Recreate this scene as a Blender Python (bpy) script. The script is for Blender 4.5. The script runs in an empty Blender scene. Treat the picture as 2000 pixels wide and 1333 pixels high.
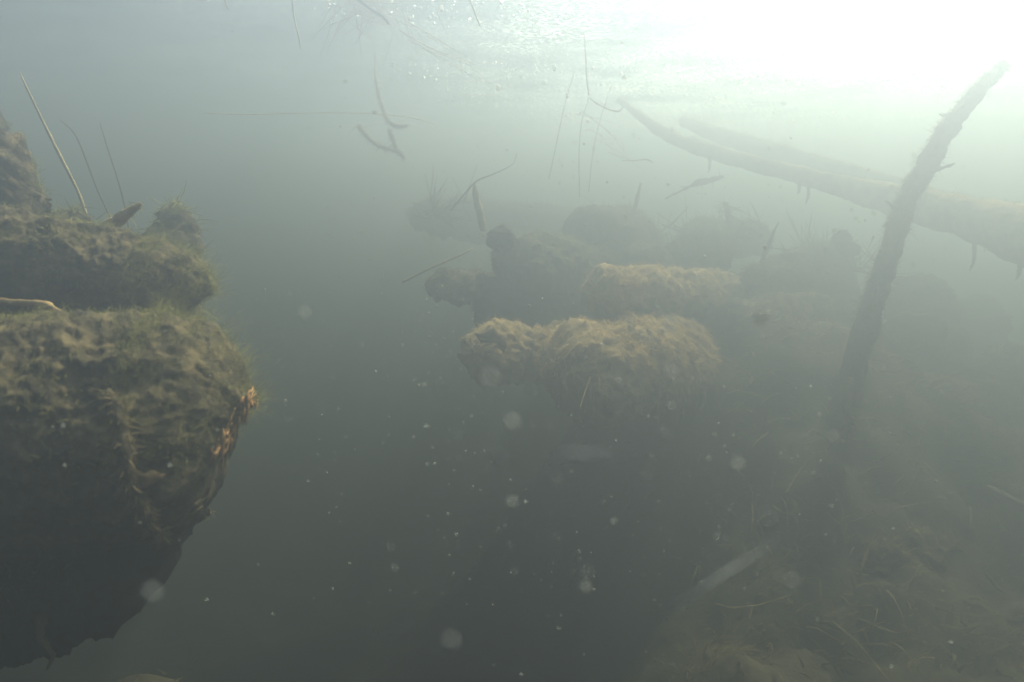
import bpy, math, random
import numpy as np
from mathutils import Vector, noise as mnoise

random.seed(7)
RNG = np.random.default_rng(11)
sc = bpy.context.scene
COL = sc.collection

# ------------------------------------------------------------------ camera, sky, sun, exposure
CAM = Vector((0.0, 0.0, -0.60))          # the water surface is z = 0
PITCH = math.radians(11.5)
FPX = 1303.0                             # focal length in pixels of the 2000 px wide photograph
cam = bpy.data.cameras.new('camera')
camo = bpy.data.objects.new('camera', cam)
COL.objects.link(camo)
camo.location = CAM
camo.rotation_euler = (math.radians(90) - PITCH, 0, 0)
cam.sensor_width = 36.0
cam.lens = 36.0 * FPX / 2000.0
cam.clip_start = 0.01
cam.clip_end = 200.0
cam.dof.use_dof = True
cam.dof.focus_distance = 1.7
cam.dof.aperture_fstop = 5.0
sc.camera = camo

SUN_EL, SUN_AZ = math.radians(48), math.radians(37)      # azimuth from +Y towards +X
SUN_STRENGTH, SKY_STRENGTH = 5.0, 0.15
world = bpy.data.worlds.new('World')
sc.world = world
world.use_nodes = True
nt = world.node_tree
nt.nodes.clear()
sky = nt.nodes.new('ShaderNodeTexSky')
sky.sky_type = 'NISHITA'
sky.sun_disc = False
sky.sun_elevation = SUN_EL
sky.sun_rotation = SUN_AZ
bg = nt.nodes.new('ShaderNodeBackground')
bg.inputs['Strength'].default_value = SKY_STRENGTH
out = nt.nodes.new('ShaderNodeOutputWorld')
nt.links.new(sky.outputs[0], bg.inputs['Color'])
nt.links.new(bg.outputs[0], out.inputs['Surface'])

sd = bpy.data.lights.new('sun', 'SUN')
sd.energy = SUN_STRENGTH
sd.angle = math.radians(4.0)     # the rippled surface spreads the sun
sd.color = (1.0, 0.94, 0.81)
so = bpy.data.objects.new('sun', sd)
COL.objects.link(so)
to_sun = Vector((math.sin(SUN_AZ) * math.cos(SUN_EL), math.cos(SUN_AZ) * math.cos(SUN_EL), math.sin(SUN_EL)))
so.rotation_euler = to_sun.to_track_quat('Z', 'Y').to_euler()
so.location = (3, 6, 8)

sc.view_settings.view_transform = 'Standard'
sc.view_settings.look = 'None'
sc.view_settings.exposure = 2.28
sc.view_settings.gamma = 1.0
sc.cycles.volume_bounces = 0
sc.cycles.max_bounces = 6
sc.cycles.transparent_max_bounces = 12
sc.cycles.use_denoising = True
sc.cycles.caustics_reflective = False
sc.cycles.caustics_refractive = False

# water body: extinction per metre, colour of the scattering, forward scattering
HAZE_DENSITY = 0.72
HAZE_COLOR = (0.475, 0.545, 0.645)
HAZE_ABSORB = (0.03, 0.075, 0.0)
HAZE_ANISO = 0.75

# ------------------------------------------------------------------ helpers
CP, SP = math.cos(PITCH), math.sin(PITCH)


def P(px, py, Y):
    """world point at ground distance Y seen at pixel (px, py) of the 2000 x 1333 photograph"""
    a, b = (px - 1000.0) / FPX, (666.5 - py) / FPX
    d = Vector((a, CP + b * SP, -SP + b * CP))
    return CAM + d * (Y / d.y)


def setp(o, label=None, cat=None, group=None, kind=None):
    if label: o['label'] = label
    if cat: o['category'] = cat
    if group: o['group'] = group
    if kind: o['kind'] = kind
    return o


def thing(name, label, cat, loc, group=None):
    o = bpy.data.objects.new(name, None)
    COL.objects.link(o)
    o.empty_display_size = 0.05
    o.location = loc
    return setp(o, label, cat, group)


def build(name, V, F, mat, parent=None, smooth=True):
    """one mesh object; V in world coordinates; F a list of (n,k) index arrays"""
    V = np.asarray(V, dtype=np.float32).reshape(-1, 3)
    origin = np.array(parent.location if parent else V.mean(axis=0), dtype=np.float32)
    loops, starts, tot = [], [], 0
    for f in F:
        f = np.asarray(f, dtype=np.int32)
        if f.size == 0: continue
        n, k = f.shape
        starts.append(tot + np.arange(n) * k)
        loops.append(f.ravel())
        tot += n * k
    loops = np.concatenate(loops); starts = np.concatenate(starts)
    me = bpy.data.meshes.new(name)
    me.vertices.add(len(V)); me.vertices.foreach_set('co', (V - origin).ravel())
    me.loops.add(len(loops)); me.loops.foreach_set('vertex_index', loops)
    me.polygons.add(len(starts)); me.polygons.foreach_set('loop_start', starts.astype(np.int32))
    me.update(calc_edges=True)
    me.validate()
    if smooth: me.polygons.foreach_set('use_smooth', np.ones(len(me.polygons), dtype=bool))
    me.materials.append(mat)
    o = bpy.data.objects.new(name, me)
    COL.objects.link(o)
    if parent: o.parent = parent
    else: o.location = origin.tolist()
    return o


def fbm(p, octaves=4, lac=2.1, gain=0.5):
    s, a = 0.0, 1.0
    q = Vector(p)
    for _ in range(octaves):
        s += a * mnoise.noise(q)
        q = q * lac + Vector((3.1, 7.7, 1.3))
        a *= gain
    return s


def smooth_path(pts, n):
    """Catmull-Rom through (x,y,z,r) rows, n samples"""
    A = np.array(pts, dtype=float)
    if len(A) == 2:
        t = np.linspace(0, 1, n)[:, None]
        return A[0] * (1 - t) + A[1] * t
    A = np.vstack([2 * A[0] - A[1], A, 2 * A[-1] - A[-2]])
    k = len(A) - 3
    res = []
    for u in np.linspace(0, k - 1e-6, n):
        i = int(u); t = u - i
        p0, p1, p2, p3 = A[i:i + 4]
        res.append(0.5 * ((2 * p1) + (-p0 + p2) * t + (2 * p0 - 5 * p1 + 4 * p2 - p3) * t * t + (-p0 + 3 * p1 - 3 * p2 + p3) * t ** 3))
    R = np.array(res)
    R[:, 3] = np.maximum(R[:, 3], 0.00001)
    return R


def frames(C):
    D_ = np.diff(C, axis=0)
    D_ /= np.linalg.norm(D_, axis=1)[:, None] + 1e-12
    T = np.vstack([D_[:1], (D_[1:] + D_[:-1]) * .5, D_[-1:]])
    T /= np.linalg.norm(T, axis=1)[:, None] + 1e-9
    N = np.zeros_like(T)
    up = np.array([0, 0, 1.0]) if abs(T[0][2]) < 0.9 else np.array([0, 1.0, 0])
    n = up - T[0] * np.dot(up, T[0]); n /= np.linalg.norm(n)
    for i in range(len(T)):
        n = n - T[i] * np.dot(n, T[i]); n /= np.linalg.norm(n) + 1e-9
        N[i] = n
    return T, N, np.cross(T, N)


def grid_faces(n, m, wrap=True, off=0):
    i = np.arange(n - 1)[:, None]; j = np.arange(m if wrap else m - 1)[None, :]
    j2 = (j + 1) % m if wrap else j + 1
    a = i * m + j; b = i * m + j2; c = (i + 1) * m + j2; d = (i + 1) * m + j
    return np.stack([a, b, c, d], axis=-1).reshape(-1, 4) + off


def tube_data(pts, n=24, m=8, rough=0.0, freq=40.0, off=0):
    R = smooth_path(pts, n)
    C, r = R[:, :3], R[:, 3]
    T, N, B = frames(C)
    th = np.linspace(0, 2 * math.pi, m, endpoint=False)
    V = np.zeros((n, m, 3))
    for i in range(n):
        for j in range(m):
            d = N[i] * math.cos(th[j]) + B[i] * math.sin(th[j])
            rr = r[i]
            if rough:
                rr *= 1 + rough * fbm((C[i] + d * r[i]) * freq, 3)
            V[i, j] = C[i] + d * rr
    V = V.reshape(-1, 3)
    k = len(V)
    V = np.vstack([V, C[0] - T[0] * r[0] * .4, C[-1] + T[-1] * r[-1] * .4])
    j = np.arange(m); j2 = (j + 1) % m
    F3 = np.concatenate([np.stack([j2, j, np.full(m, k)], 1), np.stack([(n - 1) * m + j, (n - 1) * m + j2, np.full(m, k + 1)], 1)]) + off
    return V, grid_faces(n, m, True, off), F3


def tube(name, pts, mat, parent=None, n=24, m=8, rough=0.0, freq=40.0):
    V, F4, F3 = tube_data(pts, n, m, rough, freq)
    return build(name, V, [F4, F3], mat, parent)


def multi_tube(name, paths, mat, parent=None, n=14, m=5, rough=0.0, freq=40):
    VV, F4s, F3s, off = [], [], [], 0
    for p in paths:
        V, F4, F3 = tube_data(p, n, m, rough, freq, off)
        VV.append(V); F4s.append(F4); F3s.append(F3); off += len(V)
    return build(name, np.vstack(VV), [np.vstack(F4s), np.vstack(F3s)], mat, parent)


def blades(S, D, L, W, curl=0.5, droop=0.0, seg=3):
    """thin curved tapering strips: roots S, directions D, lengths L, widths W"""
    n = len(S)
    D = D / (np.linalg.norm(D, axis=1)[:, None] + 1e-9)
    side = np.cross(D, RNG.normal(size=(n, 3))); side /= np.linalg.norm(side, axis=1)[:, None] + 1e-9
    bend = np.cross(side, D) * (RNG.uniform(-1, 1, n) * curl)[:, None]
    bend[:, 2] -= droop
    V = np.zeros((n, seg + 1, 2, 3))
    for k in range(seg + 1):
        t = k / seg
        c = S + D * (L * t)[:, None] + bend * (L * t * t)[:, None]
        w = side * (W * (1 - 0.85 * t) * .5)[:, None]
        V[:, k, 0] = c - w; V[:, k, 1] = c + w
    base = np.arange(n)[:, None] * (seg + 1) * 2
    F = []
    for k in range(seg):
        a = base + 2 * k
        F.append(np.concatenate([a, a + 1, a + 3, a + 2], axis=1))
    return V.reshape(-1, 3), np.concatenate(F)


# ------------------------------------------------------------------ materials
def new_mat(name):
    m = bpy.data.materials.new(name)
    m.use_nodes = True
    m.node_tree.nodes.clear()
    return m, m.node_tree.nodes, m.node_tree.links


def organic(name, stops, scale=12.0, detail=8.0, bump=0.5, bump_scale=60.0, rough=0.95, translucent=0.0, stretch=(1, 1, 1), bump_dist=0.004):
    """noise-mottled diffuse surface; stops = [(pos, rgb), ...]"""
    m, N, Lk = new_mat(name)
    o = N.new('ShaderNodeOutputMaterial')
    tc = N.new('ShaderNodeTexCoord')
    mp = N.new('ShaderNodeMapping'); mp.inputs['Scale'].default_value = stretch
    Lk.new(tc.outputs['Object'], mp.inputs['Vector'])
    nz = N.new('ShaderNodeTexNoise'); nz.inputs['Scale'].default_value = scale; nz.inputs['Detail'].default_value = detail
    nz.inputs['Roughness'].default_value = 0.68
    Lk.new(mp.outputs[0], nz.inputs['Vector'])
    cr = N.new('ShaderNodeValToRGB')
    e = cr.color_ramp.elements
    while len(e) < len(stops): e.new(0.5)
    for el, (p, c) in zip(e, stops):
        el.position = p; el.color = (*c, 1)
    Lk.new(nz.outputs['Fac'], cr.inputs['Fac'])
    nb = N.new('ShaderNodeTexNoise'); nb.inputs['Scale'].default_value = bump_scale; nb.inputs['Detail'].default_value = 8
    nb.inputs['Roughness'].default_value = 0.7
    Lk.new(mp.outputs[0], nb.inputs['Vector'])
    bp = N.new('ShaderNodeBump'); bp.inputs['Strength'].default_value = bump; bp.inputs['Distance'].default_value = bump_dist
    Lk.new(nb.outputs['Fac'], bp.inputs['Height'])
    pr = N.new('ShaderNodeBsdfPrincipled')
    pr.inputs['Roughness'].default_value = rough
    pr.inputs['Specular IOR Level'].default_value = 0.12
    Lk.new(cr.outputs[0], pr.inputs['Base Color'])
    Lk.new(bp.outputs[0], pr.inputs['Normal'])
    sh = pr
    if translucent:
        tr = N.new('ShaderNodeBsdfTranslucent'); Lk.new(cr.outputs[0], tr.inputs['Color'])
        mx = N.new('ShaderNodeMixShader'); mx.inputs[0].default_value = translucent
        Lk.new(pr.outputs[0], mx.inputs[1]); Lk.new(tr.outputs[0], mx.inputs[2]); sh = mx
    Lk.new(sh.outputs[0], o.inputs['Surface'])
    return m


M_BARK = organic('silted_bark', [(0.30, (.022, .020, .015)), (0.45, (.042, .034, .019)), (0.58, (.115, .085, .042)), (0.76, (.22, .162, .08))],
                 scale=36, bump=1.0, bump_scale=95, bump_dist=0.007)
M_SILT = organic('pale_silt_wood', [(0.32, (.08, .06, .03)), (0.5, (.25, .165, .075)), (0.7, (.42, .29, .13))], scale=22, bump=0.9, bump_scale=80)
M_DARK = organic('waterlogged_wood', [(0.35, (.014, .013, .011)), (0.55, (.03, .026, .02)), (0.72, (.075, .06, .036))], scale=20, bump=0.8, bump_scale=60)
M_ORANGE = organic('rotten_heartwood', [(0.3, (.07, .035, .015)), (0.5, (.24, .125, .05)), (0.7, (.38, .23, .10))], scale=30, bump=0.6)
M_SCRAP = organic('dull_torn_wood', [(0.3, (.05, .035, .018)), (0.5, (.14, .09, .045)), (0.7, (.24, .16, .085))], scale=40, bump=0.6)
M_ALGA = organic('olive_algae', [(0.3, (.09, .09, .026)), (0.5, (.19, .18, .06)), (0.7, (.30, .27, .10))], scale=30, bump=0.0, translucent=0.5)
M_ALGA_Y = organic('sunlit_straw_algae', [(0.3, (.24, .145, .05)), (0.5, (.43, .285, .105)), (0.7, (.57, .395, .155))], scale=30, bump=0.0, translucent=0.5)  # straw tone raised and warmed so the log tops look sunlit
M_ALGA_B = organic('brown_algae', [(0.3, (.085, .065, .03)), (0.5, (.17, .125, .06)), (0.7, (.25, .19, .10))], scale=30, bump=0.0, translucent=0.4)
M_ROOT = organic('furred_root', [(0.3, (.20, .14, .08)), (0.6, (.36, .26, .16))], scale=30, bump=0.0, translucent=0.6)
M_REED = organic('dead_reed', [(0.3, (.22, .17, .09)), (0.6, (.40, .33, .19))], scale=40, bump=0.2, translucent=0.2)
M_PALE = organic('bleached_stem', [(0.3, (.45, .40, .27)), (0.6, (.65, .60, .45))], scale=40, bump=0.2, translucent=0.3)
M_BED = organic('lake_bed_silt', [(0.25, (.016, .014, .009)), (0.45, (.04, .033, .02)), (0.6, (.065, .053, .031)), (0.8, (.11, .09, .052))],
                scale=5.5, detail=12, bump=1.0, bump_scale=26, bump_dist=0.012)
M_LITTER = organic('leaf_litter', [(0.3, (.045, .036, .02)), (0.5, (.09, .072, .04)), (0.75, (.17, .135, .075))], scale=8, bump=0.0, translucent=0.15)
M_SPECK = organic('drifting_flecks', [(0.3, (.32, .32, .28)), (0.7, (.55, .54, .48))], scale=5, bump=0.0, translucent=0.5)
M_NEAR = organic('lens_near_fleck', [(0.3, (.16, .16, .15)), (0.7, (.24, .24, .22))], scale=5, bump=0.0, translucent=0.3)
M_WHITE = organic('pale_flake', [(0.3, (.7, .69, .62)), (0.7, (.85, .83, .76))], scale=5, bump=0.0, translucent=0.5)

m, N, Lk = new_mat('surface_sparkle')  # glossy glitter for the added grains that imitate surface sparkle
o = N.new('ShaderNodeOutputMaterial')
g_ = N.new('ShaderNodeBsdfGlossy'); g_.inputs['Roughness'].default_value = .38; g_.inputs['Color'].default_value = (.95, .95, .93, 1)
t_ = N.new('ShaderNodeBsdfTranslucent'); t_.inputs['Color'].default_value = (.9, .9, .86, 1)
x_ = N.new('ShaderNodeMixShader'); x_.inputs[0].default_value = .35
Lk.new(g_.outputs[0], x_.inputs[1]); Lk.new(t_.outputs[0], x_.inputs[2]); Lk.new(x_.outputs[0], o.inputs['Surface'])
M_SPARKLE = m

# water surface seen from below: a mirror beyond the critical angle, clear within it
m, N, Lk = new_mat('water_surface')
o = N.new('ShaderNodeOutputMaterial')
geo = N.new('ShaderNodeNewGeometry')
tc = N.new('ShaderNodeTexCoord')
n1 = N.new('ShaderNodeTexNoise'); n1.inputs['Scale'].default_value = 34; n1.inputs['Detail'].default_value = 5; n1.inputs['Roughness'].default_value = .6
Lk.new(tc.outputs['Object'], n1.inputs['Vector'])
bp = N.new('ShaderNodeBump'); bp.inputs['Strength'].default_value = 0.6; bp.inputs['Distance'].default_value = 0.008
Lk.new(n1.outputs['Fac'], bp.inputs['Height'])
dt = N.new('ShaderNodeVectorMath'); dt.operation = 'DOT_PRODUCT'
Lk.new(geo.outputs['Incoming'], dt.inputs[0]); Lk.new(bp.outputs[0], dt.inputs[1])
ab = N.new('ShaderNodeMath'); ab.operation = 'ABSOLUTE'; Lk.new(dt.outputs['Value'], ab.inputs[0])
mr = N.new('ShaderNodeMapRange'); mr.interpolation_type = 'SMOOTHSTEP'
mr.inputs['From Min'].default_value = 0.46; mr.inputs['From Max'].default_value = 0.62
mr.inputs['To Min'].default_value = 0.0; mr.inputs['To Max'].default_value = 0.98
Lk.new(ab.outputs[0], mr.inputs['Value'])
gl = N.new('ShaderNodeBsdfGlossy'); gl.inputs['Roughness'].default_value = 0.06
gl.inputs['Color'].default_value = (.96, .97, .97, 1)
Lk.new(bp.outputs[0], gl.inputs['Normal'])
tr = N.new('ShaderNodeBsdfTransparent')
mx = N.new('ShaderNodeMixShader')
Lk.new(mr.outputs[0], mx.inputs[0]); Lk.new(gl.outputs[0], mx.inputs[1]); Lk.new(tr.outputs[0], mx.inputs[2])
# added translucent speckle standing in for sun sparkle on the ripples
f1 = N.new('ShaderNodeTexNoise'); f1.inputs['Scale'].default_value = 75; f1.inputs['Detail'].default_value = 4; f1.inputs['Roughness'].default_value = .65
f2 = N.new('ShaderNodeTexNoise'); f2.inputs['Scale'].default_value = 2.3; f2.inputs['Detail'].default_value = 4
mp2 = N.new('ShaderNodeMapping'); mp2.inputs['Scale'].default_value = (.8, 1.6, 1); mp2.inputs['Rotation'].default_value = (0, 0, .5)
Lk.new(tc.outputs['Object'], mp2.inputs['Vector'])
Lk.new(mp2.outputs[0], f1.inputs['Vector']); Lk.new(mp2.outputs[0], f2.inputs['Vector'])
r1 = N.new('ShaderNodeMapRange'); r1.inputs['From Min'].default_value = .50; r1.inputs['From Max'].default_value = .66
r2 = N.new('ShaderNodeMapRange'); r2.inputs['From Min'].default_value = .36; r2.inputs['From Max'].default_value = .64
Lk.new(f1.outputs['Fac'], r1.inputs['Value']); Lk.new(f2.outputs['Fac'], r2.inputs['Value'])
mm = N.new('ShaderNodeMath'); mm.operation = 'MULTIPLY'; Lk.new(r1.outputs[0], mm.inputs[0]); Lk.new(r2.outputs[0], mm.inputs[1])
m3 = N.new('ShaderNodeMath'); m3.operation = 'MULTIPLY'; m3.inputs[1].default_value = 1.5
sx_ = N.new('ShaderNodeSeparateXYZ'); Lk.new(geo.outputs['Position'], sx_.inputs[0])
r3 = N.new('ShaderNodeMapRange'); r3.inputs['From Min'].default_value = -.5; r3.inputs['From Max'].default_value = .9; r3.inputs['To Min'].default_value = .08
Lk.new(sx_.outputs['X'], r3.inputs['Value'])      # painted sparkle thins out leftwards, where the surface looks dark
m4 = N.new('ShaderNodeMath'); m4.operation = 'MULTIPLY'; Lk.new(mm.outputs[0], m4.inputs[0]); Lk.new(r3.outputs[0], m4.inputs[1])
Lk.new(m4.outputs[0], m3.inputs[0])
tl = N.new('ShaderNodeBsdfTranslucent'); tl.inputs['Color'].default_value = (.85, .85, .80, 1)
mf = N.new('ShaderNodeMixShader')
Lk.new(m3.outputs[0], mf.inputs[0]); Lk.new(mx.outputs[0], mf.inputs[1]); Lk.new(tl.outputs[0], mf.inputs[2])
Lk.new(mf.outputs[0], o.inputs['Surface'])
M_WATER = m

m, N, Lk = new_mat('murky_water')
o = N.new('ShaderNodeOutputMaterial')
pv = N.new('ShaderNodeVolumePrincipled')
pv.inputs['Color'].default_value = (*HAZE_COLOR, 1)
pv.inputs['Absorption Color'].default_value = (*HAZE_ABSORB, 1)
pv.inputs['Density'].default_value = HAZE_DENSITY
pv.inputs['Anisotropy'].default_value = HAZE_ANISO
Lk.new(pv.outputs[0], o.inputs['Volume'])
M_HAZE = m

# ------------------------------------------------------------------ the setting: bed, water surface, water body
def bed_h(x, y):
    def ss(v, a, b):
        t = min(1.0, max(0.0, (v - a) / (b - a)))
        return t * t * (3 - 2 * t)
    h = -2.75 - 0.04 * max(0.0, y - 3)
    d = x - (0.08 + 0.72 * (y - 1.1))                                             # the shaggy bank on the right of the channel
    bank = ss(d, -0.75, 0.45) * (1 - ss(y - 0.25 * (x - 1), 2.9, 3.9))
    h += 1.10 * bank
    h += 0.80 * ss(1.05 - y + 0.5 * x, -0.25, 0.35) * (1 - bank)                    # near edge of the channel
    h += 1.55 * math.exp(-((x - 0.62) / 0.85) ** 2 - ((y - 2.45) / 0.78) ** 2) * (1 - .35 * bank)   # heap under the log pile
    h += 0.52 * math.exp(-((x - 1.40) / 0.75) ** 2 - ((y - 3.25) / 0.55) ** 2)          # the weedy rise at the back
    h += bank * (0.05 * fbm((x * 3.2, y * 3.2, 8.3), 3) + 0.03 * fbm((x * 9, y * 9, 2.3), 3))
    h += 1.27 * math.exp(-((x + 0.66) / 0.55) ** 2 - ((y - 0.98) / 0.46) ** 2) * (1 - bank)     # silt under the near logs
    h += 0.10 * fbm((x * 1.1, y * 1.1, 0.3), 3)
    h += 0.045 * fbm((x * 4.5, y * 4.5, 4.3), 3)
    if 0 < y < 5.5 and abs(x) < 5: h += 0.014 * fbm((x * 19, y * 19, 9.3), 2)
    return h


gx = np.concatenate([np.linspace(-15, -3.1, 14), np.linspace(-3, 4.4, 270), np.linspace(4.6, 15, 14)])
gy = np.concatenate([np.linspace(-14, -0.4, 12), np.linspace(-0.3, 5.6, 230), np.linspace(5.9, 16, 14)])
V = [(x, y, bed_h(x, y)) for y in gy for x in gx]
setp(build('lake_bed', V, [grid_faces(len(gy), len(gx), False)], M_BED), kind='structure')

# rippled surface sheet
wx = np.concatenate([np.linspace(-15, -2.6, 14), np.linspace(-2.5, 4.5, 220), np.linspace(4.8, 15, 12)])
wy = np.concatenate([np.linspace(-14, 0.2, 12), np.linspace(0.3, 7, 220), np.linspace(7.3, 16, 12)])
V = [(x, y, 0.010 * fbm((x * 2.2, y * 3.4, 1.7), 2) + 0.004 * fbm((x * 11, y * 15, 5.7), 2)) for y in wy for x in wx]
setp(build('water_surface', V, [grid_faces(len(wy), len(wx), False)], M_WATER), kind='structure')

x0, x1, y0, y1, z0, z1 = -16, 16, -15, 17, -5.5, 0.12
V = [(x, y, z) for z in (z0, z1) for y in (y0, y1) for x in (x0, x1)]
haze = build('haze', V, [np.array([(0, 2, 3, 1), (4, 5, 7, 6), (0, 1, 5, 4), (2, 6, 7, 3), (0, 4, 6, 2), (1, 3, 7, 5)])], M_HAZE, smooth=False)
setp(haze, kind='stuff')


# ------------------------------------------------------------------ logs
def log(name, label, cat, pts, mat=None, seg=None, ring=72, amp=1.0, end_round=(0.5, 0.5), shear=(0, 0), fuzz=2500, fuzz_len=0.018, fuzz_mat=None,
        fuzz_name='algae_coat', group=None, seed=0.0, fringe=0, droop=0.15, strands=0, strand_len=0.10, bumps=1.0, broken=None):
    """pts: (px, py, Y, r).  A sunken log: knobbly body, its coat of algae, hanging strands and torn wood at an end."""
    mat = mat or M_BARK; fuzz_mat = fuzz_mat or M_ALGA
    W = [(*P(a, b, c), r) for a, b, c, r in pts]
    length = sum((Vector(W[i][:3]) - Vector(W[i + 1][:3])).length for i in range(len(W) - 1))
    seg = seg or int(max(40, min(190, length / 0.0075)))
    R = smooth_path(W, 900)
    arc = np.concatenate([[0], np.cumsum(np.linalg.norm(np.diff(R[:, :3], axis=0), axis=1))])
    length = arc[-1]
    c0, c1 = [min(max(.02, end_round[e] * R[-e, 3]), length * .3) for e in (0, 1)]
    ne = max(8, seg // 8)                      # rings close up towards the rounded ends
    q_ = 1 - np.cos(np.linspace(0, math.pi / 2, ne))
    s = np.concatenate([c0 * q_, np.linspace(c0, length - c1, seg - 2 * ne + 2)[1:-1], length - c1 * q_[::-1]])
    R = np.stack([np.interp(s, arc, R[:, k]) for k in range(4)], 1)
    C, r = R[:, :3], R[:, 3]
    T, Nn, B = frames(C)
    root = thing(name, label, cat, Vector(W[0][:3]), group)
    th = np.linspace(0, 2 * math.pi, ring, endpoint=False)
    V = np.zeros((seg, ring, 3))
    so_ = Vector((seed * 3.7, seed * 1.9, seed * 5.3))
    for i in range(seg):
        k = 1.0; ax = 0.0; we = 0.0
        for e, d in ((0, s[i]), (1, length - s[i])):
            cap = end_round[e] * r[i]
            if cap > 0 and d < cap:
                u = 1 - d / cap
                k *= max(0.05, (1 - u ** 2.6)) ** 0.5
            we = max(0.0, 1 - d / (2.2 * r[i]))
            if shear[e] and we > 0: ax += shear[e] * we * (1 if e else -1)
        for j in range(ring):
            d = Nn[i] * math.cos(th[j]) + B[i] * math.sin(th[j])
            p = C[i] + d * r[i]
            q = Vector(p) - Vector(T[i]) * 0.22 * s[i]
            f = r[i] * 0.20 * amp * mnoise.noise(q * (0.8 / r[i]) + so_)
            f += bumps * 0.012 * fbm(q * 21 + so_, 4)
            f += bumps * 0.0075 * fbm(Vector(p) * 50 + so_, 4, 2.3, .55)
            f -= bumps * 0.004 * max(0.0, mnoise.noise(Vector(p) * 31 + so_) - .18)
            f += bumps * 0.003 * mnoise.noise(Vector(p) * 150 + so_)
            h = d[2]
            V[i, j] = C[i] + d * (r[i] * k + f * min(1.0, k + .45)) + T[i] * (ax * h * r[i] + (1 - k) * 0.02 * mnoise.noise(Vector(p) * 22 + so_))
    Vf = V.reshape(-1, 3)
    kk = len(Vf)
    Vall = np.vstack([Vf, V[0].mean(axis=0), V[-1].mean(axis=0)])
    j = np.arange(ring); j2 = (j + 1) % ring
    F3 = np.concatenate([np.stack([j2, j, np.full(ring, kk)], 1), np.stack([(seg - 1) * ring + j, (seg - 1) * ring + j2, np.full(ring, kk + 1)], 1)])
    build('trunk', Vall, [grid_faces(seg, ring), F3], mat, root)
    # algae on the upper half and round the rim
    Nrm = V - C[:, None, :]
    Nrm /= np.linalg.norm(Nrm, axis=2)[:, :, None] + 1e-9
    wgt = np.clip(Nrm[:, :, 2] + 0.35, 0.0, 1.0)
    cl = np.array([[max(0.0, 0.55 + 1.1 * fbm(Vector(V[i, jj]) * 9 + so_, 2)) for jj in range(0, ring, 3)] for i in range(0, seg, 3)])
    cl = np.repeat(np.repeat(cl, 3, axis=0)[:seg], 3, axis=1)[:, :ring]
    wgt = (wgt * (0.15 + cl)).ravel()
    if fuzz:
        wgt = wgt / wgt.sum()
        fuzz = int(fuzz * 1.7)
        idx = RNG.choice(len(Vf), fuzz, p=wgt)
        S = Vf[idx] + RNG.normal(size=(fuzz, 3)) * 0.004
        D = Nrm.reshape(-1, 3)[idx] + RNG.normal(size=(fuzz, 3)) * 0.8 + np.array([0, 0, 0.1])
        L = fuzz_len * 0.55 * RNG.gamma(2.2, 0.45, fuzz)
        Vb, Fb = blades(S, D, L, 0.0006 + 0.07 * L, 1.3, droop)
        fo = build(fuzz_name, Vb, [Fb], fuzz_mat, root, smooth=False)
        fo['kind'] = 'stuff'
    if fringe:      # long soft filaments waving off one end
        e = seg - 1 if fringe > 0 else 0
        n = abs(fringe)
        lo, hi = (int(seg * .80), seg) if fringe > 0 else (0, int(seg * .2))
        ii = RNG.integers(lo, hi, n); jj = RNG.integers(0, ring, n)
        S = V[ii, jj]; up = Nrm[ii, jj]
        keep = up[:, 2] > -0.15
        S, up, ii = S[keep], up[keep], ii[keep]
        D = up * 0.7 + T[ii] * (0.6 if fringe > 0 else -0.6) + RNG.normal(size=S.shape) * 0.4 + np.array([0, 0, .25])
        L = RNG.gamma(3.0, 0.0075, len(S))
        Vb, Fb = blades(S, D, L, np.full(len(S), 0.00045), 1.2, 0.0, seg=4)
        fo = build('filament_fringe', Vb, [Fb], M_ALGA, root, smooth=False); fo['kind'] = 'stuff'
    for q in range(strands):        # each hanging strand its own part
        i = random.randrange(int(seg * .05), int(seg * .75)); side = random.uniform(0.25, 0.5) * math.pi
        d = Nn[i] * math.cos(side + math.pi / 6)
        cand = V[i][np.argsort(V[i][:, 1])[: ring // 3]]
        p0 = Vector(cand[np.argmin(np.abs(cand[:, 2] - C[i][2] + random.uniform(-.3, .35) * r[i]))])
        Ls = strand_len * random.uniform(.6, 1.5); w = random.uniform(.003, .008)
        pp = []
        for k in range(6):
            t = k / 5
            pp.append((p0.x + random.uniform(-1, 1) * .006, p0.y - .006 + random.uniform(-1, 1) * .005 * t, p0.z - Ls * t, w * (1.1 - .95 * t)))
        tube('algae_strand', pp, M_ALGA_B if q % 2 else fuzz_mat, root, n=22, m=6, rough=.6, freq=160)
    if broken:      # torn splinters standing out of the end
        e, n, smat, ln = broken
        i = seg - 2 if e else 1
        paths = []
        for _ in range(n):
            a = random.uniform(0, 2 * math.pi); rr = r[i] * random.uniform(.35, 0.98)
            rows = V[i - (8 if e else -8)]
            p0 = Vector(rows[random.randrange(ring)]) * 1.0
            c0 = Vector(C[i]); p0 = c0.lerp(p0, random.uniform(.55, .99))
            d = Vector(T[i]) * (1 if e else -1) * .35 + Vector((random.uniform(-.3, .3), random.uniform(-.6, .1), random.uniform(-1.1, .3)))
            L = ln * random.uniform(.4, 1.2); w = random.uniform(.0015, .0026)
            paths.append([(*(p0 - d * L * .4), w), (*(p0 + d * L * .3 + Vector((0, 0, random.uniform(-.01, .004)))), w * .9), (*(p0 + d * L * .8), w * .25)])
        multi_tube('torn_wood', paths, smat, root, n=9, m=5, rough=.5, freq=120)
    root['_tmp'] = 1
    del root['_tmp']
    return root, V, C, T, Nrm


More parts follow.
